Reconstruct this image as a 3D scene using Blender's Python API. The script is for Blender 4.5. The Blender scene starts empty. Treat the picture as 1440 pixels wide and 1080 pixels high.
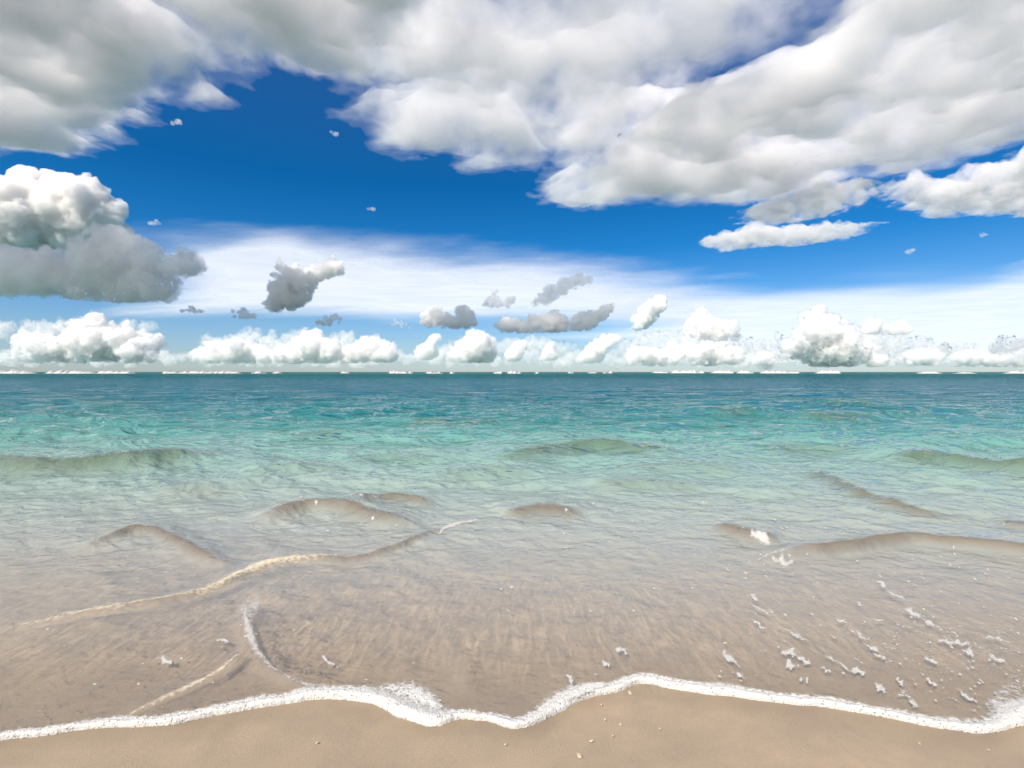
import bpy, math, random
import numpy as np

# ------------------------------------------------------------------ camera, sky, sun, exposure
S = bpy.context.scene
COL = S.collection
CAM_H = 1.4
F = 720.0            # focal length in photo pixels (1440 wide)
HOR = 523.0          # horizon row in the photo

cam_d = bpy.data.cameras.new('camera')
cam = bpy.data.objects.new('camera', cam_d)
COL.objects.link(cam)
cam.location = (0, 0, CAM_H)
cam.rotation_euler = (math.radians(90), 0, 0)
cam_d.sensor_width = 36
cam_d.lens = 18
cam_d.shift_y = (HOR - 540.0) / 1440.0
cam_d.clip_start = 0.05
cam_d.clip_end = 400000
S.camera = cam

SUN_EL, SUN_AZ = 47.0, 214.0      # azimuth clockwise from the view direction (+Y)
el, az = math.radians(SUN_EL), math.radians(SUN_AZ)
sd = (math.sin(az) * math.cos(el), math.cos(az) * math.cos(el), math.sin(el))
sun_d = bpy.data.lights.new('sun', 'SUN')
sun_d.energy = 4.8
sun_d.angle = math.radians(0.53)
sun_d.color = (1.0, 0.915, 0.79)
sun = bpy.data.objects.new('sun', sun_d)
COL.objects.link(sun)
from mathutils import Vector
sun.rotation_euler = Vector(sd).to_track_quat('Z', 'Y').to_euler()

W = bpy.data.worlds.new('World')
S.world = W
W.use_nodes = True
wn, wl = W.node_tree.nodes, W.node_tree.links
bg = wn['Background']
sky = wn.new('ShaderNodeTexSky')
sky.sky_type = 'NISHITA'
sky.sun_disc = False
sky.sun_elevation = el
sky.sun_rotation = az
sky.altitude = 0
sky.air_density = 1.0
sky.dust_density = 0.2
sky.ozone_density = 4.0
# deep polarised blue overhead, pale grey blue air at the horizon
geo = wn.new('ShaderNodeTexCoord')
sep = wn.new('ShaderNodeSeparateXYZ')
wl.new(geo.outputs['Generated'], sep.inputs[0])
rmp = wn.new('ShaderNodeValToRGB')
stops = [(0.0, (.45, .53, .68)), (.05, (.43, .535, .69)), (.10, (.36, .53, .70)), (.16, (.20, .46, .68)), (.23, (.055, .39, .64)), (.34, (.02, .335, .575)), (.55, (.12, .40, .66)), (.75, (.7, .8, .85)), (1.0, (.9, .9, .9))]
el_ = rmp.color_ramp.elements
while len(el_) < len(stops):
    el_.new(.5)
for e_, (p_, c_) in zip(el_, stops):
    e_.position = p_
    e_.color = (*c_, 1)
wl.new(sep.outputs['Z'], rmp.inputs[0])
mulw = wn.new('ShaderNodeMixRGB')
mulw.blend_type = 'MULTIPLY'
mulw.inputs[0].default_value = 1.0
wl.new(sky.outputs[0], mulw.inputs[1])
# warm tint added to the unseen sky behind the camera as fill light
fac = wn.new('ShaderNodeMapRange')
fac.interpolation_type = 'SMOOTHSTEP'
fac.inputs['From Min'].default_value = 0.05
fac.inputs['From Max'].default_value = -0.5
wl.new(sep.outputs['Y'], fac.inputs[0])
mixw = wn.new('ShaderNodeMixRGB')
mixw.inputs[2].default_value = (.95, .80, .68, 1)
wl.new(fac.outputs[0], mixw.inputs[0])
wl.new(rmp.outputs[0], mixw.inputs[1])
wl.new(mixw.outputs[0], mulw.inputs[2])
wl.new(mulw.outputs[0], bg.inputs['Color'])
bg.inputs['Strength'].default_value = 0.12

S.view_settings.view_transform = 'Standard'
S.view_settings.look = 'None'
S.view_settings.exposure = 0.5
S.view_settings.gamma = 1.0
C = S.cycles
C.max_bounces = 16
C.diffuse_bounces = 3
C.glossy_bounces = 3
C.transmission_bounces = 6
C.volume_bounces = 14
C.transparent_max_bounces = 32
C.use_denoising = True
C.use_adaptive_sampling = True
C.adaptive_threshold = 0.03
C.caustics_reflective = False
C.caustics_refractive = False

# ------------------------------------------------------------------ helpers
rng = np.random.default_rng(7)
_g = np.random.default_rng(3).normal(size=(256, 3))
_g /= np.linalg.norm(_g, axis=1)[:, None]
_perm = np.random.default_rng(5).permutation(256)
_perm = np.concatenate([_perm, _perm, _perm])


def perlin(p):
    """gradient noise of n x 3 points, about -0.7..0.7"""
    i = np.floor(p).astype(np.int64)
    f = p - i
    i &= 255
    w = f * f * f * (f * (f * 6 - 15) + 10)
    out = 0
    for dx in (0, 1):
        for dy in (0, 1):
            for dz in (0, 1):
                h = _perm[_perm[_perm[(i[:, 0] + dx) & 255] + ((i[:, 1] + dy) & 255)] + ((i[:, 2] + dz) & 255)]
                g = _g[h]
                d = g[:, 0] * (f[:, 0] - dx) + g[:, 1] * (f[:, 1] - dy) + g[:, 2] * (f[:, 2] - dz)
                wx = w[:, 0] if dx else 1 - w[:, 0]
                wy = w[:, 1] if dy else 1 - w[:, 1]
                wz = w[:, 2] if dz else 1 - w[:, 2]
                out = out + d * wx * wy * wz
    return out


def fbm(p, octaves=5, gain=0.5, lac=2.03):
    s, a = 0, 1.0
    p = np.array(p, float)
    for k in range(octaves):
        s = s + a * perlin(p + 17.3 * k)
        p = p * lac
        a *= gain
    return s


def worley(p):
    """distance to the nearest jittered cell point, about 0..1"""
    i = np.floor(p).astype(np.int64)
    f = p - i
    best = np.full(len(p), 9.0)
    for dx in (-1, 0, 1):
        for dy in (-1, 0, 1):
            for dz in (-1, 0, 1):
                h = _perm[_perm[_perm[(i[:, 0] + dx) & 255] + ((i[:, 1] + dy) & 255)] + ((i[:, 2] + dz) & 255)]
                j = _g[h] * 0.5 + 0.5
                d = (dx + j[:, 0] - f[:, 0]) ** 2 + (dy + j[:, 1] - f[:, 1]) ** 2 + (dz + j[:, 2] - f[:, 2]) ** 2
                best = np.minimum(best, d)
    return np.sqrt(best)


def mesh_from(name, v, faces, smooth=True):
    """faces: n x 3 or n x 4 int array"""
    me = bpy.data.meshes.new(name)
    faces = np.asarray(faces, np.int32)
    v = np.asarray(v, np.float32)
    k = faces.shape[1]
    me.vertices.add(len(v))
    me.vertices.foreach_set('co', v.ravel())
    me.loops.add(faces.size)
    me.loops.foreach_set('vertex_index', faces.ravel())
    me.polygons.add(len(faces))
    me.polygons.foreach_set('loop_start', np.arange(0, faces.size, k, dtype=np.int32))
    me.polygons.foreach_set('loop_total', np.full(len(faces), k, np.int32))
    me.update(calc_edges=True)
    if smooth:
        me.polygons.foreach_set('use_smooth', np.ones(len(faces), bool))
    return me


def link(name, me, mat, label=None, cat=None, group=None, kind=None, loc=(0, 0, 0), parent=None):
    o = bpy.data.objects.new(name, me)
    COL.objects.link(o)
    o.location = loc
    if mat is not None:
        me.materials.clear()
        me.materials.append(mat)
    if label: o['label'] = label
    if cat: o['category'] = cat
    if group: o['group'] = group
    if kind: o['kind'] = kind
    if parent: o.parent = parent
    return o


def world(u, v, Y):
    """where photo pixel (u, v) lies at a distance of Y metres"""
    return np.array([Y * (u - 720.0) / F, Y, CAM_H + Y * (HOR - v) / F])


def ico(sub=1):
    t = (1 + 5 ** .5) / 2
    v = [(-1, t, 0), (1, t, 0), (-1, -t, 0), (1, -t, 0), (0, -1, t), (0, 1, t), (0, -1, -t), (0, 1, -t), (t, 0, -1), (t, 0, 1), (-t, 0, -1), (-t, 0, 1)]
    f = [(0, 11, 5), (0, 5, 1), (0, 1, 7), (0, 7, 10), (0, 10, 11), (1, 5, 9), (5, 11, 4), (11, 10, 2), (10, 7, 6), (7, 1, 8), (3, 9, 4), (3, 4, 2), (3, 2, 6), (3, 6, 8), (3, 8, 9), (4, 9, 5), (2, 4, 11), (6, 2, 10), (8, 6, 7), (9, 8, 1)]
    v = [Vector(x).normalized() for x in v]
    for _ in range(sub):
        cache, nf = {}, []
        def mid(a, b):
            k = (min(a, b), max(a, b))
            if k not in cache:
                v.append(((v[a] + v[b]) / 2).normalized())
                cache[k] = len(v) - 1
            return cache[k]
        for a, b, c in f:
            x, y, z = mid(a, b), mid(b, c), mid(c, a)
            nf += [(a, x, z), (b, y, x), (c, z, y), (x, y, z)]
        f = nf
    return np.array([tuple(x) for x in v]), np.array(f)


ICO = {k: ico(k) for k in (0, 1, 2, 3)}

# ------------------------------------------------------------------ clouds


def cloud_mat(name, density, color=(1, 1, 1), aniso=0.0, veil=0.02, size=None, step=0.05, lo=.38, hi=.62):
    m = bpy.data.materials.new(name)
    m.use_nodes = True
    n, l = m.node_tree.nodes, m.node_tree.links
    n.clear()
    out = n.new('ShaderNodeOutputMaterial')
    vs = n.new('ShaderNodeVolumePrincipled')
    vs.inputs['Color'].default_value = (*color, 1)
    vs.inputs['Density'].default_value = density
    vs.inputs['Absorption Color'].default_value = (0, 0, 0, 1)
    vs.inputs['Anisotropy'].default_value = aniso
    l.new(vs.outputs[0], out.inputs['Volume'])
    if size:
        tc = n.new('ShaderNodeTexCoord')
        nz = n.new('ShaderNodeTexNoise')
        nz.inputs['Scale'].default_value = 1.0 / size
        nz.inputs['Detail'].default_value = 5
        nz.inputs['Roughness'].default_value = .6
        mr = n.new('ShaderNodeMapRange')
        mr.interpolation_type = 'SMOOTHSTEP'
        mr.inputs['From Min'].default_value = lo
        mr.inputs['From Max'].default_value = hi
        mr.inputs['To Min'].default_value = 0
        mr.inputs['To Max'].default_value = density * 1.6
        l.new(tc.outputs['Object'], nz.inputs['Vector'])
        l.new(nz.outputs[0], mr.inputs[0])
        l.new(mr.outputs[0], vs.inputs['Density'])
        m.cycles.volume_step_rate = step
    tr = n.new('ShaderNodeBsdfTransparent')
    df = n.new('ShaderNodeBsdfTranslucent')
    df.inputs['Color'].default_value = (0.95, 0.95, 0.95, 1)
    mx = n.new('ShaderNodeMixShader')
    mx.inputs[0].default_value = veil
    l.new(tr.outputs[0], mx.inputs[1])
    l.new(df.outputs[0], mx.inputs[2])
    l.new(mx.outputs[0], out.inputs['Surface'])
    return m


def hull(spheres, voxel):
    """one closed surface round a set of spheres (x, y, z, r)"""
    iv, jf = ICO[2]
    V, Fc, b = [], [], 0
    for x, y, z, r in spheres:
        V.append(iv * r + (x, y, z))
        Fc.append(jf + b)
        b += len(iv)
    me = mesh_from('tmp', np.concatenate(V), np.concatenate(Fc))
    o = bpy.data.objects.new('tmp', me)
    COL.objects.link(o)
    md = o.modifiers.new('r', 'REMESH')
    md.mode = 'VOXEL'
    md.voxel_size = voxel
    dg = bpy.context.evaluated_depsgraph_get()
    me2 = bpy.data.meshes.new_from_object(o.evaluated_get(dg))
    bpy.data.objects.remove(o)
    bpy.data.meshes.remove(me)
    return me2


def drop_scraps(me, share=.06):
    """keep only the larger loose bodies of a hull"""
    n = len(me.vertices)
    e = np.empty(len(me.edges) * 2, np.int32)
    me.edges.foreach_get('vertices', e)
    e = e.reshape(-1, 2)
    lab = np.arange(n)
    while True:
        m = np.minimum(lab[e[:, 0]], lab[e[:, 1]])
        new = lab.copy()
        np.minimum.at(new, e[:, 0], m)
        np.minimum.at(new, e[:, 1], m)
        new = new[new]
        if (new == lab).all():
            break
        lab = new
    ids, cnt = np.unique(lab, return_counts=True)
    small = ids[cnt < share * n]
    if not len(small):
        return me
    keep = ~np.isin(lab, small)
    co = np.empty(n * 3, np.float32)
    me.vertices.foreach_get('co', co)
    f = np.empty(len(me.loops), np.int32)
    me.loops.foreach_get('vertex_index', f)
    f = f.reshape(-1, 4)
    f = f[keep[f].all(1)]
    rm = np.cumsum(keep) - 1
    return mesh_from('hull', co.reshape(-1, 3)[keep], rm[f])


def cumulus(name, blobs, Y, label, cat='cloud', group=None, base=None, seed=0, depth=1.0, kids=9, mfp=5.0, vox=1.6, disp=1.0, levels=2, squash=0.12, albedo=(1, .992, .990), iso=False, rag=1.0, lo=.30, hi=.55, nz=.55, ref=None):
    """blobs: (u, v, r) in photo pixels; all lengths below are photo pixels at distance Y"""
    r_ = np.random.default_rng(seed)
    px = Y / F
    sph = []
    for u, v, r in blobs:
        sph.append((u - blobs[0][0], r_.normal() * r * 0.5 * depth, -(v - blobs[0][1]), r))
    allb, cur = list(sph), list(sph)
    for lv in range(levels):
        nxt = []
        for x, y, z, r in cur:
            for _ in range(kids if lv == 0 else max(3, kids // 2)):
                d = r_.normal(size=3)
                d[2] = d[2] * .7 if iso else abs(d[2]) * 0.9 - 0.15
                d /= np.linalg.norm(d)
                q = r * r_.uniform(0.28, 0.55)
                if q < vox * 1.2:
                    continue
                k = r * r_.uniform(0.75, 1.0)
                nxt.append((x + d[0] * k, y + d[1] * k * depth, z + d[2] * k, q))
        allb += nxt
        cur = nxt
    me = drop_scraps(hull(allb, vox))
    n = len(me.vertices)
    co = np.empty(n * 3, np.float32)
    me.vertices.foreach_get('co', co)
    co = co.reshape(-1, 3).astype(float)
    no = np.empty(n * 3, np.float32)
    me.vertices.foreach_get('normal', no)
    no = no.reshape(-1, 3)
    R = ref or np.mean([b[2] for b in blobs])
    p = co + seed * 31.7
    d = 0
    for k, (s, a) in enumerate(((0.55, .26), (0.26, .16), (0.12, .09))):
        sc = max(R * s, 2.2)
        d = d + a * R * (0.45 - worley(p / sc)) * (1 if R * s > 1.5 else 0.4)
    d = d + 0.10 * R * fbm(p / (R * .5), 5, .55)
    co = co + no * (d * disp)[:, None]
    vn = np.column_stack([fbm(p / (R * .42) + 5, 5, .6), fbm(p / (R * .42) + 25, 5, .6), fbm(p / (R * .42) + 45, 5, .6)])
    co = co + vn * R * .24 * rag
    if base is not None:
        zb = -(base - blobs[0][1])
        zz = zb + 0.10 * R * fbm(co / (R * .8) + 3, 3)
        low = co[:, 2] < zz
        co[low, 2] = (zz + (co[:, 2] - zz) * squash)[low]
    me.vertices.foreach_set('co', (co * px).astype(np.float32).ravel())
    me.polygons.foreach_set('use_smooth', np.ones(len(me.polygons), bool))
    me.update()
    me.name = name
    m = cloud_mat(name + '_vapour', 1.0 / (mfp * px), albedo, size=max(R * nz, 4) * px, step=.2, lo=lo, hi=hi)
    return link(name, me, m, label, cat, group, loc=world(blobs[0][0], blobs[0][1], Y))


def poly_sd(P, pts):
    """signed distance (positive inside) of 2-D points to a closed polygon"""
    pts = np.asarray(pts, float)
    inside = np.zeros(len(P), bool)
    best = np.full(len(P), 1e18)
    for a, b in zip(pts, np.roll(pts, -1, 0)):
        e = b - a
        t = np.clip(((P - a) @ e) / max(e @ e, 1e-9), 0, 1)
        d = P - (a + t[:, None] * e)
        best = np.minimum(best, (d * d).sum(1))
        c = (a[1] > P[:, 1]) != (b[1] > P[:, 1])
        x = a[0] + (P[:, 1] - a[1]) * e[0] / (e[1] if e[1] else 1e-9)
        inside ^= c & (P[:, 0] < x)
    return np.sqrt(best) * np.where(inside, 1, -1)


def fill(outline, n=42, rmax=.5, rmin=2.5, seed=0):
    """spheres (u, v, r) that fill an outline, the largest in its thick parts"""
    pts = np.asarray(outline, float)
    r_ = np.random.default_rng(seed + 500)
    P = r_.uniform(pts.min(0), pts.max(0), (n * 12, 2))
    sd = poly_sd(P, pts)
    P, sd = P[sd > rmin * .7], sd[sd > rmin * .7]
    big = sd.max()
    o = list(np.argsort(-sd)[:max(3, n // 6)]) + list(range(min(n, len(P))))
    return [(P[k, 0], P[k, 1], float(np.clip(sd[k], rmin, max(rmin, big * max(rmax, .3))))) for k in o]


def shaped(name, outline, Y, label, n=42, seed=0, rmax=.6, rmin=2.5, **kw):
    a = np.asarray(outline, float)
    area = abs(.5 * np.sum(a[:, 0] * np.roll(a[:, 1], -1) - a[:, 1] * np.roll(a[:, 0], -1)))
    opt = dict(kids=6, levels=1, ref=.20 * math.sqrt(area), seed=seed)
    opt.update(kw)
    return cumulus(name, fill(outline, n, rmax, rmin, seed), Y, label, **opt)


def slab_cloud(name, outline, alt, label, thick=180., mfp=90., cell=15., warp=150., wscale=400., edge=330., grow=70., cat='cloud', group=None, seed=0, bump=34., albedo=(1, .984, .988), holes=(), nsize=270., step=.06):
    """a layer cloud seen from below: outline in photo pixels, projected up to altitude alt"""
    def plan(q):
        q = np.asarray(q, float)
        Y = (alt - CAM_H) * F / (HOR - q[:, 1])
        return np.stack([Y * (q[:, 0] - 720) / F, Y], 1)
    pts = plan(outline)
    lo, hi = pts.min(0) - warp * 2, pts.max(0) + warp * 2
    xs = np.arange(lo[0], hi[0], cell)
    ys = np.arange(lo[1], hi[1], cell)
    X, Yg = np.meshgrid(xs, ys)
    P = np.stack([X.ravel(), Yg.ravel()], 1)
    q3 = np.column_stack([P / wscale, np.full(len(P), seed * 7.7)])
    w = np.column_stack([fbm(q3, 4), fbm(q3 + 40, 4)])
    sdf = poly_sd(P + w * warp * .6, pts)
    for h in holes:
        sdf = np.minimum(sdf, -poly_sd(P + w * warp * .6, plan(h)))
    sdf = sdf + grow + warp * (0.9 * fbm(q3 * 1.7 + 9, 6, .58))
    t = np.clip(sdf / edge, 0, 1)
    t = t * t * (3 - 2 * t)
    top = t * thick * (0.75 + 0.6 * fbm(q3 * 1.3 + 77, 5)) 
    bot = -t * (0.25 * thick + bump * (fbm(q3 * 2.3 + 55, 5, .55) * 1.6))
    top = np.maximum(top, t * 5)
    bot = np.minimum(bot, -t * 3)
    keep = sdf > 0
    ny, nx = X.shape
    K = keep.reshape(ny, nx)
    cellk = K[:-1, :-1] | K[1:, :-1] | K[:-1, 1:] | K[1:, 1:]
    jj, ii = np.nonzero(cellk)
    a = jj * nx + ii
    quad = np.stack([a, a + 1, a + nx + 1, a + nx], 1)
    used = np.unique(quad)
    N = len(used)
    remap = np.full(nx * ny, -1)
    remap[used] = np.arange(N)
    rim = (t[used] <= 0)
    topv = np.column_stack([P[used], alt + np.where(rim, 0, top[used])])
    botv = np.column_stack([P[used], alt + np.where(rim, 0, bot[used])])
    bi = np.arange(N) + N
    bi = np.where(rim, np.arange(N), bi)      # rim vertices are shared
    qt = remap[quad]
    qb = bi[qt][:, ::-1]
    V = np.concatenate([topv, botv])
    me = mesh_from(name, V, np.concatenate([qt, qb]))
    m = cloud_mat(name + '_vapour', 1.0 / mfp, albedo, size=nsize, step=step, lo=.32, hi=.64)
    return link(name, me, m, label, cat, group)


# ------------------------------------------------------------------ node helper


def nodes(name):
    m = bpy.data.materials.new(name)
    m.use_nodes = True
    nt = m.node_tree
    nt.nodes.clear()
    out = nt.nodes.new('ShaderNodeOutputMaterial')

    def N(kind, **kw):
        n = nt.nodes.new('ShaderNode' + kind)
        for k, v in kw.items():
            if hasattr(n, k):
                setattr(n, k, v)
            else:
                n.inputs[k.replace('_', ' ')].default_value = v
        return n

    def L(a, b):
        nt.links.new(a, b)
    return m, N, L, out


def ramp(N, stops, interp='LINEAR'):
    r = N('ValToRGB')
    r.color_ramp.interpolation = interp
    e = r.color_ramp.elements
    while len(e) < len(stops):
        e.new(0.5)
    for x, (p, c) in zip(e, stops):
        x.position = p
        x.color = (*c, 1) if len(c) == 3 else c
    return r


def ground_pt(u, v, z=0.0):
    """point at height z under photo pixel (u, v)"""
    Y = (CAM_H - z) * F / (v - HOR)
    return np.array([Y * (u - 720) / F, Y, z])


def spline(pts, n):
    """smooth curve through a list of points (any number of columns)"""
    p = np.asarray(pts, float)
    d = np.concatenate([[0], np.cumsum(np.hypot(*np.diff(p[:, :2], axis=0).T))])
    t = np.linspace(0, d[-1], n)
    k = np.clip(np.searchsorted(d, t, 'right') - 1, 0, len(p) - 2)
    m = np.gradient(p, d, axis=0)
    h = (d[k + 1] - d[k])[:, None]
    s = (t - d[k])[:, None] / h
    return ((2 * s**3 - 3 * s**2 + 1) * p[k] + (s**3 - 2 * s**2 + s) * h * m[k] + (-2 * s**3 + 3 * s**2) * p[k + 1] + (s**3 - s**2) * h * m[k + 1])


# ------------------------------------------------------------------ shore line, sea bed, beach
EDGE = [(-2500, 1000), (-1500, 1060), (-900, 1010), (-500, 1060), (-200, 1058), (0, 1038), (60, 1031), (130, 1020), (230, 1015), (300, 1001), (380, 986), (480, 976), (530, 983), (570, 1000),
        (610, 1012), (650, 1006), (690, 1011), (725, 1020), (750, 1013), (790, 988), (830, 972), (860, 968), (900, 955), (950, 963), (1030, 973),
        (1100, 983), (1180, 991), (1250, 1005), (1330, 1020), (1390, 1024), (1420, 1012), (1440, 1002), (1500, 985), (1700, 1010), (2100, 985), (2700, 1030), (4000, 1000)]
EU = np.array([e[0] for e in EDGE], float)
EVs = spline(EDGE, 4000)


def edge_v(u):
    return np.interp(u, EVs[:, 0], EVs[:, 1])


def bed(x, y):
    """height of the sand"""
    s = y - 2.12
    z = np.where(s < 0, -s * 0.055, -s * 0.032 - np.maximum(s - 4, 0) * 0.10)
    return np.maximum(z, -6.0) - 0.012


def sand_mesh():
    ys = np.concatenate([np.linspace(-40, 0.8, 24), np.linspace(0.85, 4.5, 330), np.geomspace(4.52, 90, 70)])
    xs = np.concatenate([-np.geomspace(60, 3.6, 24), np.linspace(-3.5, 3.5, 560), np.geomspace(3.6, 60, 24)])
    X, Y = np.meshgrid(xs, ys)
    x, y = X.ravel(), Y.ravel()
    z = bed(x, y)
    near = np.clip((7 - y) / 3, 0, 1) * np.clip((12 - abs(x)) / 4, 0, 1)
    q = np.column_stack([x, y, 0 * x])
    z = z + near * (0.006 * fbm(q * (1.3, 1.0, 1), 3) + 0.0022 * fbm(q * 9, 3))
    wet = np.clip((y - 2.0) / .3, 0, 1)
    # rills and ripple marks combed out by the backwash
    ang = x * 0.18
    qq = np.column_stack([(x - ang * y) * 7 + 1.2 * fbm(q * 2.1, 2), y * 1.5, 0 * x])
    z = z + near * wet * 0.004 * fbm(qq, 3)
    ny, nx = X.shape
    a = (np.arange(ny - 1)[:, None] * nx + np.arange(nx - 1)).ravel()
    me = mesh_from('sand', np.column_stack([x, y, z]), np.stack([a, a + 1, a + nx + 1, a + nx], 1))
    # how soaked the sand is: full at the waterline, drying up the beach
    u_ = 720 + x / np.maximum(y, .3) * F
    ye = CAM_H * F / (edge_v(u_) - HOR)
    wet_ = np.clip(1 - (ye - y) / .15 + .5 * fbm(q * (3, 6, 1), 3), 0, 1)
    at = me.attributes.new('soaked', 'FLOAT', 'POINT')
    at.data.foreach_set('value', wet_.astype(np.float32))
    return me


def sand_material():
    m, N, L, out = nodes('wet_sand')
    tc = N('TexCoord')
    p = N('BsdfPrincipled')
    p.inputs['IOR'].default_value = 1.4
    grain = N('TexNoise', Scale=420.0, Detail=3.0, Roughness=.7)
    blot = N('TexNoise', Scale=2.6, Detail=5.0, Roughness=.6)
    mp = N('Mapping')
    mp.inputs['Scale'].default_value = (24, 5, 1)
    mp.inputs['Rotation'].default_value = (0, 0, .12)
    silt_caustic = N('TexNoise', Scale=1.0, Detail=6.0, Roughness=.62, Distortion=1.1)
    for t in (grain, blot):
        L(tc.outputs['Object'], t.inputs['Vector'])
    L(tc.outputs['Object'], mp.inputs['Vector'])
    L(mp.outputs[0], silt_caustic.inputs['Vector'])
    r1 = ramp(N, [(.25, (.252, .190, .130)), (.5, (.335, .260, .182)), (.78, (.430, .343, .252))])
    L(grain.outputs[0], r1.inputs[0])
    r2 = ramp(N, [(.3, (.84, .84, .86)), (.7, (1.14, 1.12, 1.08))])
    L(blot.outputs[0], r2.inputs[0])
    mul = N('MixRGB', blend_type='MULTIPLY')
    mul.inputs[0].default_value = 1
    L(r1.outputs[0], mul.inputs[1])
    L(r2.outputs[0], mul.inputs[2])
    # sediment streaks, and pale colour standing in for caustic light under the moving water
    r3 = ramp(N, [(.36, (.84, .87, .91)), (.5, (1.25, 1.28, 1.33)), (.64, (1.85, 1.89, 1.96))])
    L(silt_caustic.outputs[0], r3.inputs[0])
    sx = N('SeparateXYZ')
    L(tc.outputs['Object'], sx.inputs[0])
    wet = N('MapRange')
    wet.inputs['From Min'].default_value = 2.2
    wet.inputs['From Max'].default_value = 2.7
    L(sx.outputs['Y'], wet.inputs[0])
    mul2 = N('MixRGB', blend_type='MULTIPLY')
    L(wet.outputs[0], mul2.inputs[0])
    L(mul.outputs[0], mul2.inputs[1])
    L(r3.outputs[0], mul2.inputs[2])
    sk = N('Attribute', attribute_name='soaked')
    dk = ramp(N, [(0, (1, 1, 1)), (1, (.78, .77, .76))])
    L(sk.outputs['Fac'], dk.inputs[0])
    mul3 = N('MixRGB', blend_type='MULTIPLY')
    mul3.inputs[0].default_value = 1
    L(mul2.outputs[0], mul3.inputs[1])
    L(dk.outputs[0], mul3.inputs[2])
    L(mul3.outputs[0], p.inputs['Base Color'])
    rr = N('MapRange')
    rr.inputs['To Min'].default_value = .42
    rr.inputs['To Max'].default_value = .72
    L(blot.outputs[0], rr.inputs[0])
    rm = N('Math', operation='MULTIPLY_ADD')
    L(sk.outputs['Fac'], rm.inputs[0])
    rm.inputs[1].default_value = -.22
    L(rr.outputs[0], rm.inputs[2])
    L(rm.outputs[0], p.inputs['Roughness'])
    b = N('Bump')
    b.inputs['Strength'].default_value = .45
    b.inputs['Distance'].default_value = .004
    add = N('Math', operation='ADD')
    fine = N('TexNoise', Scale=110.0, Detail=4.0, Roughness=.6)
    L(tc.outputs['Object'], fine.inputs['Vector'])
    L(grain.outputs[0], add.inputs[0])
    L(fine.outputs[0], add.inputs[1])
    L(add.outputs[0], b.inputs['Height'])
    L(b.outputs[0], p.inputs['Normal'])
    L(p.outputs[0], out.inputs['Surface'])
    return m


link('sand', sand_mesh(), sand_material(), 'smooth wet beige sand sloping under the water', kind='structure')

# ------------------------------------------------------------------ the sea
# crest lines in photo pixels: points, height (m), width of the shoreward face (m), width of the back (m)
RIDGES = [
    ([(-60, 892), (0, 885), (60, 877), (140, 862), (250, 845), (330, 817), (380, 797), (430, 789), (500, 790), (560, 772), (620, 747), (665, 735)], .026, .05, .22),
    ([(90, 782), (150, 762), (200, 750), (250, 767), (300, 792), (345, 800)], .05, .07, .20),
    ([(340, 742), (400, 725), (450, 717), (500, 724), (550, 738), (610, 744)], .085, .14, .36),
    ([(480, 716), (560, 706), (620, 714)], .07, .16, .4),
    ([(700, 730), (760, 722), (830, 728)], .05, .2, .5),
    ([(1046, 798), (1090, 786), (1140, 780), (1200, 775), (1280, 766), (1340, 770), (1440, 780), (1600, 792), (1800, 800)], .080, .065, .20),
    ([(1000, 742), (1060, 757), (1110, 764)], .05, .12, .5),
    ([(1390, 738), (1460, 744), (1560, 750)], .05, .12, .5),
    ([(1250, 657), (1310, 649), (1350, 655), (1440, 668), (1540, 672)], .13, .3, 1.0),
    ([(680, 655), (760, 640), (840, 631), (900, 638), (980, 648)], .12, .45, 1.3),
    ([(-120, 650), (0, 660), (60, 664), (150, 660), (250, 650), (350, 641)], .17, .40, 1.3),
    ([(560, 604), (640, 596), (715, 601)], .10, .9, 2.0),
    ([(380, 622), (450, 615), (500, 618)], .06, .7, 1.8),
    ([(470, 655), (540, 647), (620, 652)], .045, .45, 1.2),
    ([(330, 672), (420, 664), (480, 668)], .04, .4, 1.0),
    ([(600, 676), (690, 668), (760, 672)], .04, .4, 1.0),
    ([(200, 700), (270, 694), (330, 700)], .04, .3, .9),
    ([(860, 668), (960, 660), (1060, 664)], .04, .4, 1.2),
    ([(1060, 640), (1150, 634), (1230, 641)], .05, .6, 1.5),
    ([(1170, 574), (1200, 572), (1225, 575)], .16, 1.2, 2.5),
    ([(980, 585), (1030, 583), (1070, 586)], .15, 1.2, 2.5),
    ([(1130, 593), (1180, 591), (1240, 594)], .14, 1.1, 2.5),
    ([(160, 1018), (230, 985), (290, 960), (335, 925), (352, 905)], .012, .04, .10),
    ([(352, 850), (340, 880), (352, 910), (375, 940), (430, 963), (475, 973)], .008, .05, .12),
    ([(640, 905), (650, 945), (655, 985)], .005, .06, .10),
    ([(1140, 660), (1200, 690), (1280, 720), (1400, 735)], .03, .2, .5),
    ([(820, 690), (900, 684), (1000, 690)], .05, .3, .8),
]


def polyline_dist(x, y, pts, sel=None):
    """distance to a polyline, signed side (positive = seaward) and place along it (0..1)"""
    best = np.full(len(x), 1e9)
    side = np.zeros(len(x))
    along = np.zeros(len(x))
    seg = np.hypot(*np.diff(pts, axis=0).T)
    cum = np.concatenate([[0], np.cumsum(seg)])
    for k in range(len(pts) - 1):
        a, e = pts[k], pts[k + 1] - pts[k]
        t = np.clip(((x - a[0]) * e[0] + (y - a[1]) * e[1]) / (e @ e), 0, 1)
        dx, dy = x - a[0] - t * e[0], y - a[1] - t * e[1]
        d = np.hypot(dx, dy)
        b = d < best
        best[b] = d[b]
        side[b] = (e[0] * dy - e[1] * dx)[b]
        along[b] = ((cum[k] + t * seg[k]) / cum[-1])[b]
    return best, np.sign(side), along


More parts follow.
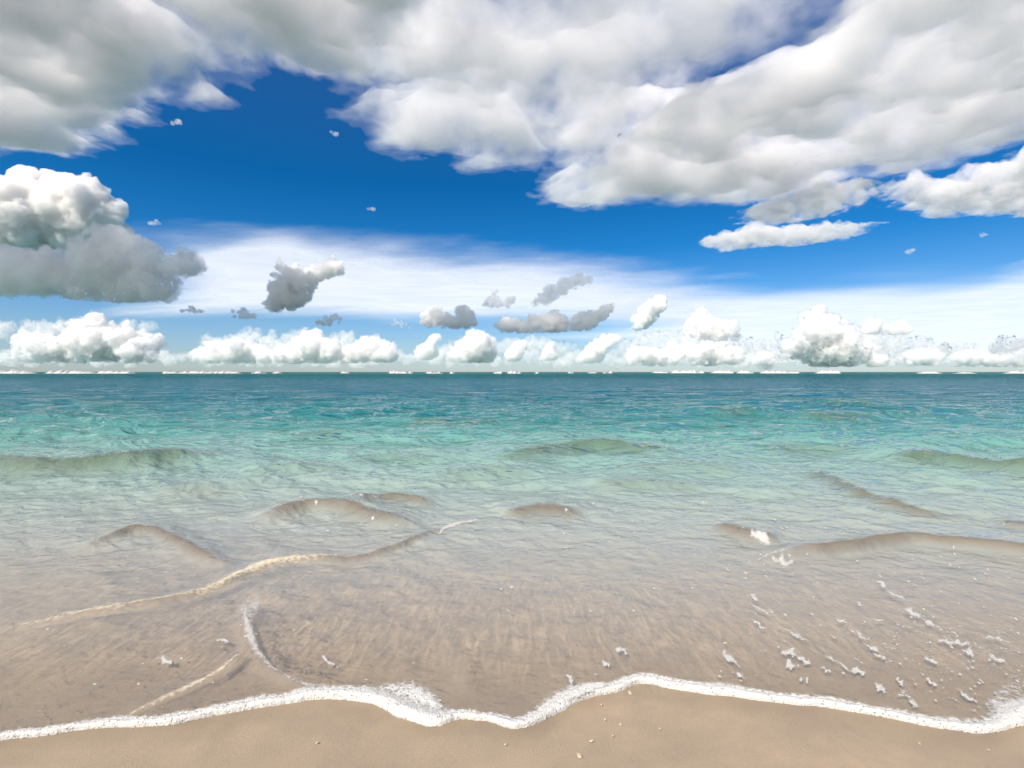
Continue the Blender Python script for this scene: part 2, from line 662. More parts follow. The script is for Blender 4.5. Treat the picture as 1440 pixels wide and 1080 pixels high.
wr = np.random.default_rng(21)
WAVES = []
for lam in np.geomspace(0.035, 7.0, 64):
    th = math.radians(wr.normal(0, 75 if lam < .35 else 32) + (180 if wr.random() < .12 else 0))
    WAVES.append((lam, math.sin(th), -math.cos(th), wr.uniform(0, 6.28)))


def sea_height(x, y, dy, both=False):
    """height of the water; dy is the local row spacing, shorter waves are left out there"""
    q = np.column_stack([x * .35, y * .35, 0 * x])
    wx = x + .35 * perlin(q) + .09 * perlin(q * 4.1 + 7)
    wy = y + .35 * perlin(q + 31) + .09 * perlin(q * 4.1 + 47)
    gust = np.clip(1 + 1.1 * fbm(q * (.6, .9, 1) + 90, 3), .35, 1.9)
    z = np.zeros(len(x))
    deep = np.clip((y - 2.2) / 6.5, 0, 1)
    for lam, cx, cy, ph in WAVES:
        k = 2 * math.pi / lam
        fade = np.clip((lam / np.maximum(dy, 1e-4) - 2.2) / 2.5, 0, 1)
        if lam < .45:
            depth = .07 + .93 * np.clip((y - 2.4) / 4.5, 0, 1)
        else:
            depth = np.clip((y - 2.6 - lam * .6) / (2.5 + lam), 0, 1)
        a = 0.046 / k * min(1, (1.1 / lam) ** .6) * (1.25 if lam < .3 else 1)
        c = np.cos(k * (wx * cx + wy * cy) + ph)
        z += a * fade * depth * gust * (c + .35 * c * c)
    sed = np.zeros(len(x))
    for pts, h, wf, wb in RIDGES:
        P = spline(pts, 40)
        G = np.array([ground_pt(u, v)[:2] for u, v in P])
        lo, hi = G.min(0) - 3.5 * max(wf, wb), G.max(0) + 3.5 * max(wf, wb)
        sel = np.nonzero((x > lo[0]) & (x < hi[0]) & (y > lo[1]) & (y < hi[1]))[0]
        if not len(sel):
            continue
        xs, ys = x[sel], y[sel]
        q2 = np.column_stack([xs / max(wb, .2), ys / max(wb, .2), 0 * xs])
        dd, sg, t = polyline_dist(xs + .10 * wb * perlin(q2 * .9), ys + .12 * wb * perlin(q2 * .9 + 20), G)
        w = np.where(sg > 0, wb, wf)
        ends = np.clip(np.minimum(t, 1 - t) / .22, 0, 1)
        ends = ends * ends * (3 - 2 * ends)
        prof = np.exp(-(dd / w) ** 2 * 1.6)
        z[sel] += h * ends * prof * (1 + .35 * perlin(q2 * .8 + 5))
        ws = np.where(sg > 0, wb * .14, wf * 1.25)
        sed[sel] = np.maximum(sed[sel], ends * np.exp(-(dd / ws) ** 2 * 1.2) * min(1, h / (.03 if wf < .3 else .11)))
    # swell standing up on the far reef
    rows = y > 250
    if rows.any():
        qs = np.column_stack([x[rows] / 60, y[rows] / 60, 0 * x[rows]])
        z[rows] += (1.25 + .9 * fbm(qs, 3)) * np.exp(-((y[rows] - 470) / 26) ** 2)
    return (z, sed) if both else z


def sea_mesh():
    us = np.concatenate([np.linspace(-2400, -130, 110), np.arange(-120, 1561, 1.5), np.linspace(1570, 3840, 110)])
    t = np.linspace(0, 1, 640)
    vt = 523.0 + 1.6
    ev = edge_v(us)
    V = ev[None, :] + (vt - ev)[None, :] * t[:, None]
    U = np.broadcast_to(us, V.shape)
    Y = CAM_H * F / (V - HOR)
    Yf = np.concatenate([np.linspace(640, 1000, 14), np.geomspace(1050, 120000, 24)])
    Y = np.concatenate([Y, np.broadcast_to(Yf[:, None], (len(Yf), len(us)))])
    U = np.concatenate([U, np.broadcast_to(us, (len(Yf), len(us)))])
    X = Y * (U - 720) / F
    dy = np.abs(np.gradient(Y, axis=0))
    x, y = X.ravel(), Y.ravel()
    z, sed = sea_height(x, y, np.maximum(dy, np.abs(np.gradient(X, axis=1))).ravel(), True)
    ny, nx = X.shape
    # the swash film thins out to nothing at its edge
    film = np.clip((ev[None, :] - np.concatenate([V, np.full((len(Yf), nx), 523.0)])) / 60, 0, 1).ravel()
    zb = bed(x, y)
    z = np.where(y < 6, np.maximum(z + .004, zb + .010 + .004 * film), z)
    a = (np.arange(ny - 1)[:, None] * nx + np.arange(nx - 1)).ravel()
    me = mesh_from('sea_water', np.column_stack([x, y, z]), np.stack([a, a + 1, a + nx + 1, a + nx], 1))
    at = me.attributes.new('sediment', 'FLOAT', 'POINT')
    at.data.foreach_set('value', sed.astype(np.float32))
    return me


def sea_material():
    m, N, L, out = nodes('sea_water')
    tc = N('TexCoord')
    sx = N('SeparateXYZ')
    L(tc.outputs['Object'], sx.inputs[0])
    # irregular depth contours: offshore distance bent by a broad noise
    mp = N('Mapping')
    mp.inputs['Scale'].default_value = (.05, .11, 1)
    L(tc.outputs['Object'], mp.inputs['Vector'])
    big = N('TexNoise', Scale=1.0, Detail=4.0, Roughness=.6)
    L(mp.outputs[0], big.inputs['Vector'])
    k = N('MapRange')
    k.inputs['To Min'].default_value = .62
    k.inputs['To Max'].default_value = 1.38
    L(big.outputs[0], k.inputs[0])
    fo = N('MapRange')
    fo.inputs['From Min'].default_value = 40
    fo.inputs['From Max'].default_value = 160
    L(sx.outputs['Y'], fo.inputs[0])
    kk = N('MixRGB')
    L(fo.outputs[0], kk.inputs[0])
    L(k.outputs[0], kk.inputs[1])
    kk.inputs[2].default_value = (1, 1, 1, 1)
    yy = N('Math', operation='MULTIPLY')
    L(sx.outputs['Y'], yy.inputs[0])
    L(kk.outputs[0], yy.inputs[1])
    lg = N('Math', operation='LOGARITHM')
    L(yy.outputs[0], lg.inputs[0])
    lg.inputs[1].default_value = 10.0
    f = N('MapRange')
    f.inputs['From Min'].default_value = math.log10(2)
    f.inputs['From Max'].default_value = 3.0
    L(lg.outputs[0], f.inputs[0])

    def at(d):
        return (math.log10(d) - math.log10(2)) / (3 - math.log10(2))
    colr = ramp(N, [(at(2.2), (.58, .52, .46)), (at(3.0), (.55, .52, .48)), (at(4.0), (.46, .49, .46)), (at(6.5), (.29, .41, .37)), (at(11), (.11, .30, .27)), (at(17), (.018, .155, .165)),
                    (at(28), (.009, .12, .16)), (at(50), (.005, .105, .165)), (at(120), (.004, .11, .15)), (at(330), (.006, .12, .145)), (at(430), (.03, .21, .17)), (at(700), (.03, .16, .16))])
    L(f.outputs[0], colr.inputs[0])
    clr = ramp(N, [(at(2.2), (.82,) * 3), (at(3.0), (.64,) * 3), (at(4.4), (.36,) * 3), (at(9), (.12,) * 3), (at(16), (.04,) * 3), (at(24), (0, 0, 0))])
    L(f.outputs[0], clr.inputs[0])
    # ripples of four sizes; each belongs to the distances where it can be told apart
    ld = N('Math', operation='LOGARITHM')
    L(sx.outputs['Y'], ld.inputs[0])
    ld.inputs[1].default_value = 10.0
    nrm = None
    for lam, y0, y1, y2, y3, slope, st in ((.026, 1.0, 1.2, 3.0, 6.5, .055, 1.1), (.13, 2.6, 5, 9.0, 18, .13, 1.4), (.42, 6, 11, 24, 45, .24, 1.7), (1.3, 15, 32, 90, 200, .30, 2.0), (4.5, 60, 140, 2000, 4000, .75, 2.0)):
        mp2 = N('Mapping')
        mp2.inputs['Scale'].default_value = (1, st, 1)
        mp2.inputs['Rotation'].default_value = (0, 0, .15 - lam * .1)
        mp2.inputs['Location'].default_value = (lam * 91, lam * 37, 0)
        L(tc.outputs['Object'], mp2.inputs['Vector'])
        nz = N('TexNoise', Scale=.5 / lam, Detail=3.5, Roughness=.58, Distortion=.6)
        L(mp2.outputs[0], nz.inputs['Vector'])
        w = ramp(N, [(math.log10(y0) / 4, (0,) * 3), (math.log10(y1) / 4, (1,) * 3), (math.log10(y2) / 4, (1,) * 3), (math.log10(y3) / 4, (0,) * 3)])
        dv = N('Math', operation='MULTIPLY')
        L(ld.outputs[0], dv.inputs[0])
        dv.inputs[1].default_value = .25
        L(dv.outputs[0], w.inputs[0])
        b2 = N('Bump')
        b2.inputs['Distance'].default_value = slope * lam * 3.2
        L(w.outputs[0], b2.inputs['Strength'])
        L(nz.outputs[0], b2.inputs['Height'])
        if nrm is not None:
            L(nrm.outputs[0], b2.inputs['Normal'])
        nrm = b2
    fr = N('Fresnel')
    fr.inputs['IOR'].default_value = 1.333
    L(b2.outputs[0], fr.inputs['Normal'])
    gl = N('BsdfGlossy')
    gl.inputs['Roughness'].default_value = .06
    L(b2.outputs[0], gl.inputs['Normal'])
    sd = N('Attribute', attribute_name='sediment')
    sdk = N('Math', operation='MULTIPLY')
    L(sd.outputs['Fac'], sdk.inputs[0])
    sdk.inputs[1].default_value = .8
    sdc = ramp(N, [(at(2.2), (.30, .22, .15)), (at(3.8), (.12, .078, .047)), (at(5), (.15, .10, .06)), (at(7), (.085, .11, .05)), (at(12), (.075, .13, .07)), (at(25), (.02, .12, .09))])
    L(f.outputs[0], sdc.inputs[0])
    cmix = N('MixRGB')
    L(sdk.outputs[0], cmix.inputs[0])
    L(colr.outputs[0], cmix.inputs[1])
    L(sdc.outputs[0], cmix.inputs[2])
    inv = N('Math', operation='MULTIPLY_ADD')
    L(sdk.outputs[0], inv.inputs[0])
    inv.inputs[1].default_value = -.7
    inv.inputs[2].default_value = 1
    clr2 = N('Math', operation='MULTIPLY')
    L(clr.outputs[0], clr2.inputs[0])
    L(inv.outputs[0], clr2.inputs[1])
    df = N('BsdfDiffuse')
    L(cmix.outputs[0], df.inputs['Color'])
    L(b2.outputs[0], df.inputs['Normal'])
    tr = N('BsdfTransparent')
    tr.inputs['Color'].default_value = (.99, .99, .98, 1)
    body = N('MixShader')
    L(clr2.outputs[0], body.inputs[0])
    L(df.outputs[0], body.inputs[1])
    L(tr.outputs[0], body.inputs[2])
    mx = N('MixShader')
    # a rough sea far out mirrors less of the sky than still water would
    fl = ramp(N, [(at(2), (1, 1, 1)), (at(14), (1, 1, 1)), (at(60), (.82, .82, .82)), (at(900), (.66, .66, .66))])
    L(f.outputs[0], fl.inputs[0])
    fm = N('Math', operation='MULTIPLY')
    L(fr.outputs[0], fm.inputs[0])
    L(fl.outputs[0], fm.inputs[1])
    L(fm.outputs[0], mx.inputs[0])
    L(body.outputs[0], mx.inputs[1])
    L(gl.outputs[0], mx.inputs[2])
    L(mx.outputs[0], out.inputs['Surface'])
    return m


link('sea_water', sea_mesh(), sea_material(), 'clear shallow water over sand turning turquoise then dark blue offshore', kind='structure')
# ------------------------------------------------------------------ the clouds of this sky
slab_cloud('stratus_cloud', [(-500, 205), (0, 212), (95, 208), (135, 190), (170, 165), (200, 138), (235, 135), (265, 150), (300, 118), (330, 92), (375, 84), (430, 112), (520, 118), (560, 100), (640, 0), (620, -260), (-500, -260)], 1000,
           'broad soft grey cloud sheet over the beach, darkest of the overhead clouds', seed=2, thick=200, mfp=58, group=None)
slab_cloud('stratus_cloud', [(420, 60), (545, 125), (508, 165), (530, 190), (560, 218), (640, 214), (675, 238), (755, 224), (780, 205), (795, 230), (762, 255), (770, 283), (830, 294), (890, 276), (945, 270), (960, 200), (925, 135), (970, 95), (1080, 60), (1150, 20), (1130, -150), (1100, -260), (430, -260)], 1060,
           'large bright white cloud with ragged lower edge between the grey sheet and the long band', seed=3, thick=150, mfp=112)
slab_cloud('stratus_cloud', [(800, 285), (890, 276), (950, 284), (1080, 286), (1130, 268), (1210, 240), (1320, 228), (1440, 198), (1700, 150), (1900, 60), (1700, -200), (1300, -120), (1180, 20), (1130, 70), (1040, 100), (960, 140), (880, 200)], 940,
           'long smooth pale grey cloud band rising diagonally below the dark blue gap', seed=4, thick=150, mfp=92)
slab_cloud('stratocumulus_cloud', [(1238, 266), (1275, 254), (1330, 262), (1400, 240), (1440, 216), (1560, 180), (1600, 290), (1440, 303), (1370, 300), (1310, 302), (1262, 282)], 900,
           'white ragged cloud patch under the end of the long band', seed=5, thick=110, mfp=75, cell=8, warp=105, wscale=150, edge=170, grow=35, nsize=80, bump=20)
slab_cloud('stratocumulus_cloud', [(1035, 305), (1090, 285), (1150, 262), (1225, 253), (1228, 275), (1180, 300), (1120, 312), (1060, 318)], 860,
           'small white ragged cloud just beneath the long band', seed=6, thick=80, mfp=75, cell=8, warp=105, wscale=150, edge=170, grow=35, nsize=80, bump=20)
slab_cloud('stratocumulus_cloud', [(985, 340), (1060, 322), (1140, 322), (1222, 315), (1215, 328), (1130, 345), (1080, 346), (1020, 352)], 860,
           'thin white streaky cloud lowest under the long band', seed=7, thick=80, mfp=75, cell=8, warp=105, wscale=150, edge=170, grow=35, nsize=80, bump=20)

shaped('cumulus_cloud', [(-70, 425), (-70, 290), (-20, 268), (10, 258), (30, 246), (52, 240), (68, 247), (78, 254), (92, 243), (108, 239), (125, 247), (138, 262), (153, 275), (160, 292), (162, 315), (150, 335), (120, 365), (60, 405)], 5200,
       'tall brilliant white cumulus with two domed tops', n=120, seed=1, rmax=.5, rmin=7, kids=8, base=415, mfp=9, vox=1.6, rag=.6, disp=.55, lo=.15, hi=.42, nz=.6, ref=26)
shaped('cumulus_cloud', [(-70, 345), (0, 350), (60, 352), (105, 357), (120, 338), (150, 322), (175, 319), (200, 333), (225, 348), (262, 348), (278, 355), (285, 368), (300, 360), (310, 367), (300, 377), (270, 388), (252, 395), (248, 410), (235, 424), (200, 431), (160, 429), (120, 424), (60, 418), (0, 420), (-70, 420)], 2100,
       'low grey ragged cumulus lying across the foot of the tall white one', n=150, seed=31, rmax=.42, rmin=4, kids=6, base=424, mfp=13, vox=1.4, rag=.8, lo=.24, hi=.6, nz=.7, ref=26)
shaped('cumulus_cloud', [(376, 438), (374, 415), (378, 395), (385, 375), (392, 362), (402, 357), (415, 366), (422, 374), (428, 384), (428, 370), (440, 372), (452, 374), (460, 364), (470, 358), (478, 368), (487, 375), (482, 385), (465, 390), (450, 397), (440, 407), (436, 425), (420, 434), (405, 442), (390, 441)], 2250,
       'ragged puff with grey tops and white underside alone before the veil', n=95, seed=32, mfp=7, vox=1.0, rag=.9, lo=.2, hi=.52, nz=.55, rmax=.36, kids=9)
shaped('cumulus_cloud', [(320, 447), (324, 438), (333, 431), (342, 431), (352, 438), (368, 443), (369, 448), (345, 450)], 2250, 'small slate grey scud under the veil, between the two ragged puffs and the far row', n=22, seed=33, rmin=2, mfp=6, vox=.7, rag=.9, lo=.2, hi=.52, nz=.55, rmax=.36, kids=9)
shaped('cumulus_cloud', [(248, 438), (258, 432), (270, 428), (282, 433), (291, 440), (275, 442), (258, 441)], 2250, 'tiny dark scud beside the end of the low grey cumulus', n=20, seed=34, rmin=2, mfp=6, vox=.7, rag=.9, lo=.2, hi=.52, nz=.55, rmax=.36, kids=9)
shaped('cumulus_cloud', [(438, 455), (448, 449), (458, 442), (472, 440), (482, 446), (480, 456), (465, 460), (450, 459)], 2250, 'small dark scud below the ragged puff', n=22, seed=35, rmin=2, mfp=6, vox=.7, rag=.9, lo=.2, hi=.52, nz=.55, rmax=.36, kids=9)
shaped('cumulus_cloud', [(588, 455), (592, 440), (600, 431), (615, 429), (628, 433), (636, 441), (641, 430), (655, 427), (667, 438), (673, 458), (655, 464), (620, 462), (600, 461)], 2250, 'dark blue grey broken cloud, first of the dark bank over the far row', n=95, seed=36, mfp=6, vox=.9, base=464, rag=.9, lo=.2, hi=.52, nz=.55, rmax=.36, kids=9)
shaped('cumulus_cloud', [(689, 467), (696, 455), (705, 445), (720, 443), (735, 449), (748, 441), (762, 441), (775, 436), (786, 434), (796, 443), (803, 455), (806, 467), (750, 470)], 2250, 'largest dark blue grey cloud of the bank over the far row', n=105, seed=37, mfp=6, vox=.9, base=469, rag=.9, lo=.2, hi=.52, nz=.55, rmax=.36, kids=9)
shaped('cumulus_cloud', [(676, 432), (684, 418), (693, 406), (700, 408), (706, 420), (715, 413), (723, 411), (729, 425), (715, 434), (695, 435)], 2250, 'ragged grey cloud scrap above the start of the largest dark cloud', n=30, seed=46, mfp=9, vox=.9, rag=.9, lo=.2, hi=.52, nz=.55, rmax=.36, kids=9)
shaped('cumulus_cloud', [(738, 432), (752, 418), (765, 403), (780, 396), (800, 384), (815, 382), (835, 389), (838, 398), (820, 403), (802, 413), (782, 426), (760, 435)], 2250, 'hazy grey smear of cloud above the dark bank', n=70, seed=38, mfp=14, vox=1.0, rag=.9, lo=.2, hi=.52, nz=.55, rmax=.36, kids=9)
shaped('cumulus_cloud', [(800, 466), (803, 446), (815, 438), (835, 435), (850, 428), (866, 422), (862, 440), (846, 456), (830, 466)], 2250, 'dark cloud with slanting top closing the dark bank', n=75, seed=39, mfp=6, vox=.9, base=467, rag=.9, lo=.2, hi=.52, nz=.55, rmax=.36, kids=9)
shaped('cumulus_cloud', [(882, 463), (888, 448), (900, 431), (915, 421), (930, 413), (942, 417), (938, 432), (925, 448), (912, 462), (895, 467)], 9000, 'leaning white cumulus tower standing alone beside the dark bank', n=45, seed=40, mfp=5, vox=.9, rag=.9, lo=.22, hi=.55)
shaped('cumulus_cloud', [(538, 455), (548, 450), (560, 448), (575, 455), (592, 458), (590, 463), (570, 462), (550, 459)], 2250, 'string of tiny dark scraps before the dark bank', n=18, seed=41, rmin=1.8, mfp=8, vox=.7, rag=.9, lo=.2, hi=.52, nz=.55, rmax=.36, kids=9)

FAR = [
    ([(12, 512), (20, 472), (40, 459), (60, 466), (75, 475), (90, 462), (105, 455), (115, 443), (135, 439), (150, 449), (165, 460), (172, 446), (182, 448), (188, 462), (205, 461), (215, 472), (238, 479), (232, 493), (222, 510)], 510, 'broad white cumulus bank on the horizon below the tall cumulus'),
    ([(268, 512), (275, 489), (290, 478), (300, 474), (310, 486), (322, 478), (335, 473), (352, 480), (368, 485), (384, 493), (384, 512)], 511, 'white cumulus bank on the horizon with gentle double hump'),
    ([(382, 512), (390, 482), (396, 476), (402, 486), (415, 478), (425, 468), (438, 459), (448, 468), (458, 475), (472, 473), (478, 487), (478, 512)], 511, 'peaked white cumulus on the horizon with the sharpest dome of the row'),
    ([(474, 512), (482, 490), (500, 480), (515, 472), (530, 475), (545, 480), (560, 482), (563, 495), (555, 510)], 510, 'low rounded white cumulus next to the sharp dome'),
    ([(576, 507), (584, 489), (598, 481), (608, 470), (620, 468), (622, 476), (612, 487), (618, 499), (612, 507)], 506, 'little leaning white cumulus under the dark broken cloud'),
    ([(624, 511), (630, 493), (645, 481), (660, 468), (672, 465), (690, 472), (716, 473), (712, 481), (696, 486), (700, 499), (692, 511)], 510, 'white cumulus with overhanging top under the dark bank'),
    ([(706, 509), (712, 493), (725, 479), (740, 477), (742, 486), (736, 500), (731, 509)], 508, 'small white cumulus dome under the largest dark cloud'),
    ([(752, 508), (763, 495), (771, 482), (780, 479), (781, 491), (788, 507)], 507, 'tiny white cumulus turret in the gap of the far row'),
    ([(798, 512), (812, 500), (825, 488), (838, 475), (852, 467), (872, 471), (879, 479), (866, 486), (852, 493), (850, 511)], 511, 'white cumulus with slanting crown under the end of the dark bank'),
    ([(873, 516), (880, 491), (895, 481), (905, 479), (920, 489), (935, 483), (955, 479), (975, 483), (1000, 479), (1025, 481), (1042, 486), (1046, 501), (1040, 516)], 514, 'long knobbly white cumulus rank on the horizon'),
    ([(956, 470), (968, 451), (978, 434), (988, 429), (996, 441), (1005, 449), (1020, 447), (1035, 453), (1042, 466), (1044, 481), (1020, 483), (1000, 480), (975, 478)], 480, 'white cumulus heap floating above the knobbly rank'),
    ([(1092, 517), (1098, 491), (1108, 479), (1119, 470), (1125, 450), (1131, 437), (1145, 430), (1155, 433), (1168, 413), (1180, 413), (1178, 426), (1167, 445), (1173, 451), (1190, 451), (1200, 463), (1206, 475), (1225, 481), (1244, 491), (1247, 506), (1240, 517)], 515, 'tallest towering white cumulus on the horizon'),
    ([(1208, 470), (1216, 455), (1224, 445), (1232, 444), (1238, 456), (1252, 456), (1266, 449), (1277, 452), (1284, 461), (1280, 470), (1245, 474)], 470, 'flat grey based cloud with two white knobs beside the tower'),
    ([(1248, 515), (1258, 501), (1280, 492), (1300, 489), (1322, 493), (1332, 504), (1330, 515)], 514, 'low faint white cumulus past the tower'),
    ([(1336, 517), (1345, 500), (1358, 489), (1372, 490), (1385, 494), (1400, 499), (1425, 495), (1440, 490), (1470, 496), (1490, 517)], 515, 'low white cumulus rank last on the horizon past the tower'),
    ([(-50, 480), (-30, 458), (10, 452), (60, 448), (100, 446), (140, 450), (200, 448), (225, 455), (220, 470), (100, 480)], 482, 'pale faded cumulus peeping behind the broad bank'),
    ([(250, 505), (262, 480), (300, 466), (345, 462), (390, 470), (420, 462), (455, 470), (500, 466), (540, 474), (560, 505)], 508, 'pale faded cumulus peeping out behind the sharpest dome'),
    ([(590, 505), (610, 488), (650, 474), (700, 478), (745, 470), (790, 480), (815, 488), (810, 505)], 508, 'pale faded cumulus bank behind the overhanging one'),
    ([(830, 506), (850, 484), (900, 470), (950, 464), (1000, 470), (1060, 474), (1090, 484), (1095, 506)], 508, 'pale faded cumulus bank behind the knobbly rank'),
    ([(1060, 506), (1080, 478), (1110, 462), (1200, 456), (1260, 470), (1330, 478), (1350, 506)], 508, 'pale faded cumulus bank behind the tallest tower'),
    ([(1300, 508), (1330, 484), (1390, 474), (1450, 470), (1520, 480), (1540, 508)], 510, 'pale faded cumulus bank behind the last low rank'),
    ([(1055, 514), (1062, 500), (1075, 492), (1086, 498), (1094, 514)], 512, 'tiny white cumulus filling the gap before the tower'),
]
for k, (ol, base, lab) in enumerate(FAR):
    pale = lab.startswith('pale')
    shaped('cumulus_cloud', ol, 24000 + 300 * k + 4000 * pale, lab, n=55, group='far cumulus row on the horizon', base=base, seed=60 + k, vox=.72, mfp=24 if pale else 5.5, rmin=2.2, kids=7, squash=.5, rag=1.25, disp=.9, lo=.26, hi=.62, nz=.6)

hz = np.random.default_rng(4)
cumulus('cloud_bank', [(u, 505 + hz.normal() * 4, hz.uniform(4, 11)) for u in np.arange(-140, 1590, 9.0)], 31000, 'low continuous pale cloud bank hugging the horizon behind the white cumulus row', base=516, seed=47, vox=.9, mfp=14, kids=5, levels=1, squash=.5, rag=1.2, lo=.3, hi=.65, nz=1.2, depth=.6)

PUFFS = [((523, 294, 5), (512, 293, 3), (533, 295, 3), 'small white lens shaped wisp alone in the deep blue'),
         ((473, 188, 6), (468, 191, 4), (479, 185, 4), 'tiny grey puff in the blue beneath the grey sheet'),
         ((252, 172, 7), (246, 178, 5), (258, 180, 5), 'tiny grey tuft hanging below the grey sheet'),
         ((215, 314, 6), (209, 316, 4), (221, 316, 4), 'tiny puff beside the shoulder of the tall cumulus'),
         ((1278, 354, 6), (1292, 352, 4), (1266, 357, 4), 'thin white scrap under the ragged patch'),
         ((1384, 330, 5), (1378, 332, 3), (1390, 331, 3), 'small bright dot of cloud beneath the ragged patch')]
for k, (a, b, c, lab) in enumerate(PUFFS):
    pr = np.random.default_rng(k)
    bl = [a] + [(a[0] + pr.normal() * a[2] * .45, a[1] + pr.normal() * a[2] * .2, a[2] * pr.uniform(.25, .5)) for _ in range(9)]
    bl[0] = (a[0], a[1], a[2] * .45)
    cumulus('cloud_puff', bl, 4200, lab, seed=90 + k, vox=.6, mfp=15, kids=5, depth=1.0, levels=1, rag=1.0, iso=True)


def veil(name, outline, alt, label, seed, strength=1.0, sx=1 / 9000., sy=1 / 5500., cell=260.):
    """high thin ice cloud: a lens some tens of metres thick, streaked by the wind"""
    def plan(q):
        q = np.asarray(q, float)
        Y = (alt - CAM_H) * F / (HOR - q[:, 1])
        return np.stack([Y * (q[:, 0] - 720) / F, Y], 1)
    pts = plan(outline)
    lo, hi = pts.min(0), pts.max(0)
    nx, ny = 170, 200
    X, Y = np.meshgrid(np.linspace(lo[0], hi[0], nx), np.geomspace(lo[1], hi[1], ny))
    P = np.stack([X.ravel(), Y.ravel()], 1)
    lg = np.column_stack([P[:, 0] / P[:, 1], np.log(P[:, 1])]) * 4
    pl = np.column_stack([pts[:, 0] / pts[:, 1], np.log(pts[:, 1])]) * 4
    sd = poly_sd(lg, pl)
    n = fbm(np.column_stack([lg[:, 0] * .8, lg[:, 1] * 1.0 + lg[:, 0] * .3, 0 * lg[:, 0] + seed]), 5, .55)
    d = np.clip(sd / 1.4 + .45 * n + .10, 0, 1)
    d = d * d * (3 - 2 * d)
    t = 30 + 60 * d
    a = (np.arange(ny - 1)[:, None] * nx + np.arange(nx - 1)).ravel()
    q = np.stack([a, a + 1, a + nx + 1, a + nx], 1)
    vis = (d.reshape(-1)[q] > .004).any(1)
    q = q[vis]
    used = np.unique(q)
    rm = np.full(nx * ny, -1)
    rm[used] = np.arange(len(used))
    me = mesh_from(name, np.column_stack([P[used], alt + t[used]]), rm[q])
    at = me.attributes.new('thickness', 'FLOAT', 'POINT')
    at.data.foreach_set('value', d[used].astype(np.float32))
    m, N, L, out = nodes(name + '_ice')
    av = N('Attribute', attribute_name='thickness')
    tc = N('TexCoord')
    mp = N('Mapping')
    mp.inputs['Scale'].default_value = (sx, sy, 1)
    mp.inputs['Rotation'].default_value = (0, 0, .10)
    L(tc.outputs['Object'], mp.inputs['Vector'])
    nz = N('TexNoise', Scale=1.0, Detail=7.0, Roughness=.55, Distortion=1.2)
    L(mp.outputs[0], nz.inputs['Vector'])
    mr = N('MapRange')
    mr.inputs['From Min'].default_value = .25
    mr.inputs['From Max'].default_value = .75
    mr.inputs['To Min'].default_value = .78 * strength
    mr.inputs['To Max'].default_value = 1.0 * strength
    L(nz.outputs[0], mr.inputs[0])
    mu = N('Math', operation='MULTIPLY')
    L(mr.outputs[0], mu.inputs[0])
    L(av.outputs['Fac'], mu.inputs[1])
    tl = N('BsdfTranslucent')
    tl.inputs['Color'].default_value = (.66, .68, .69, 1)
    tr = N('BsdfTransparent')
    mx = N('MixShader')
    L(mu.outputs[0], mx.inputs[0])
    L(tr.outputs[0], mx.inputs[1])
    L(tl.outputs[0], mx.inputs[2])
    L(mx.outputs[0], out.inputs['Surface'])
    sol = None
    return link(name, me, m, label, 'cloud')


veil('cirrus_cloud', [(120, 345), (250, 322), (330, 308), (420, 306), (560, 324), (700, 344), (800, 358), (960, 380), (1060, 400), (1000, 450), (700, 456), (400, 452), (120, 448)], 8000, 'wide white streaked veil of high cloud behind the ragged puff', 3, .80)
veil('cirrus_cloud', [(780, 408), (1000, 396), (1200, 392), (1440, 380), (1750, 360), (1750, 514), (1300, 514), (1000, 508), (760, 480)], 7400, 'pale milky veil of high cloud behind the tallest tower', 8, .75)
veil('cirrus_cloud', [(1330, 405), (1390, 382), (1440, 366), (1560, 345), (1560, 430), (1440, 418), (1370, 415)], 5200, 'bright feathery wisp of high cloud past the tower', 5, .9, 1 / 1800., 1 / 500.)
# ------------------------------------------------------------------ foam


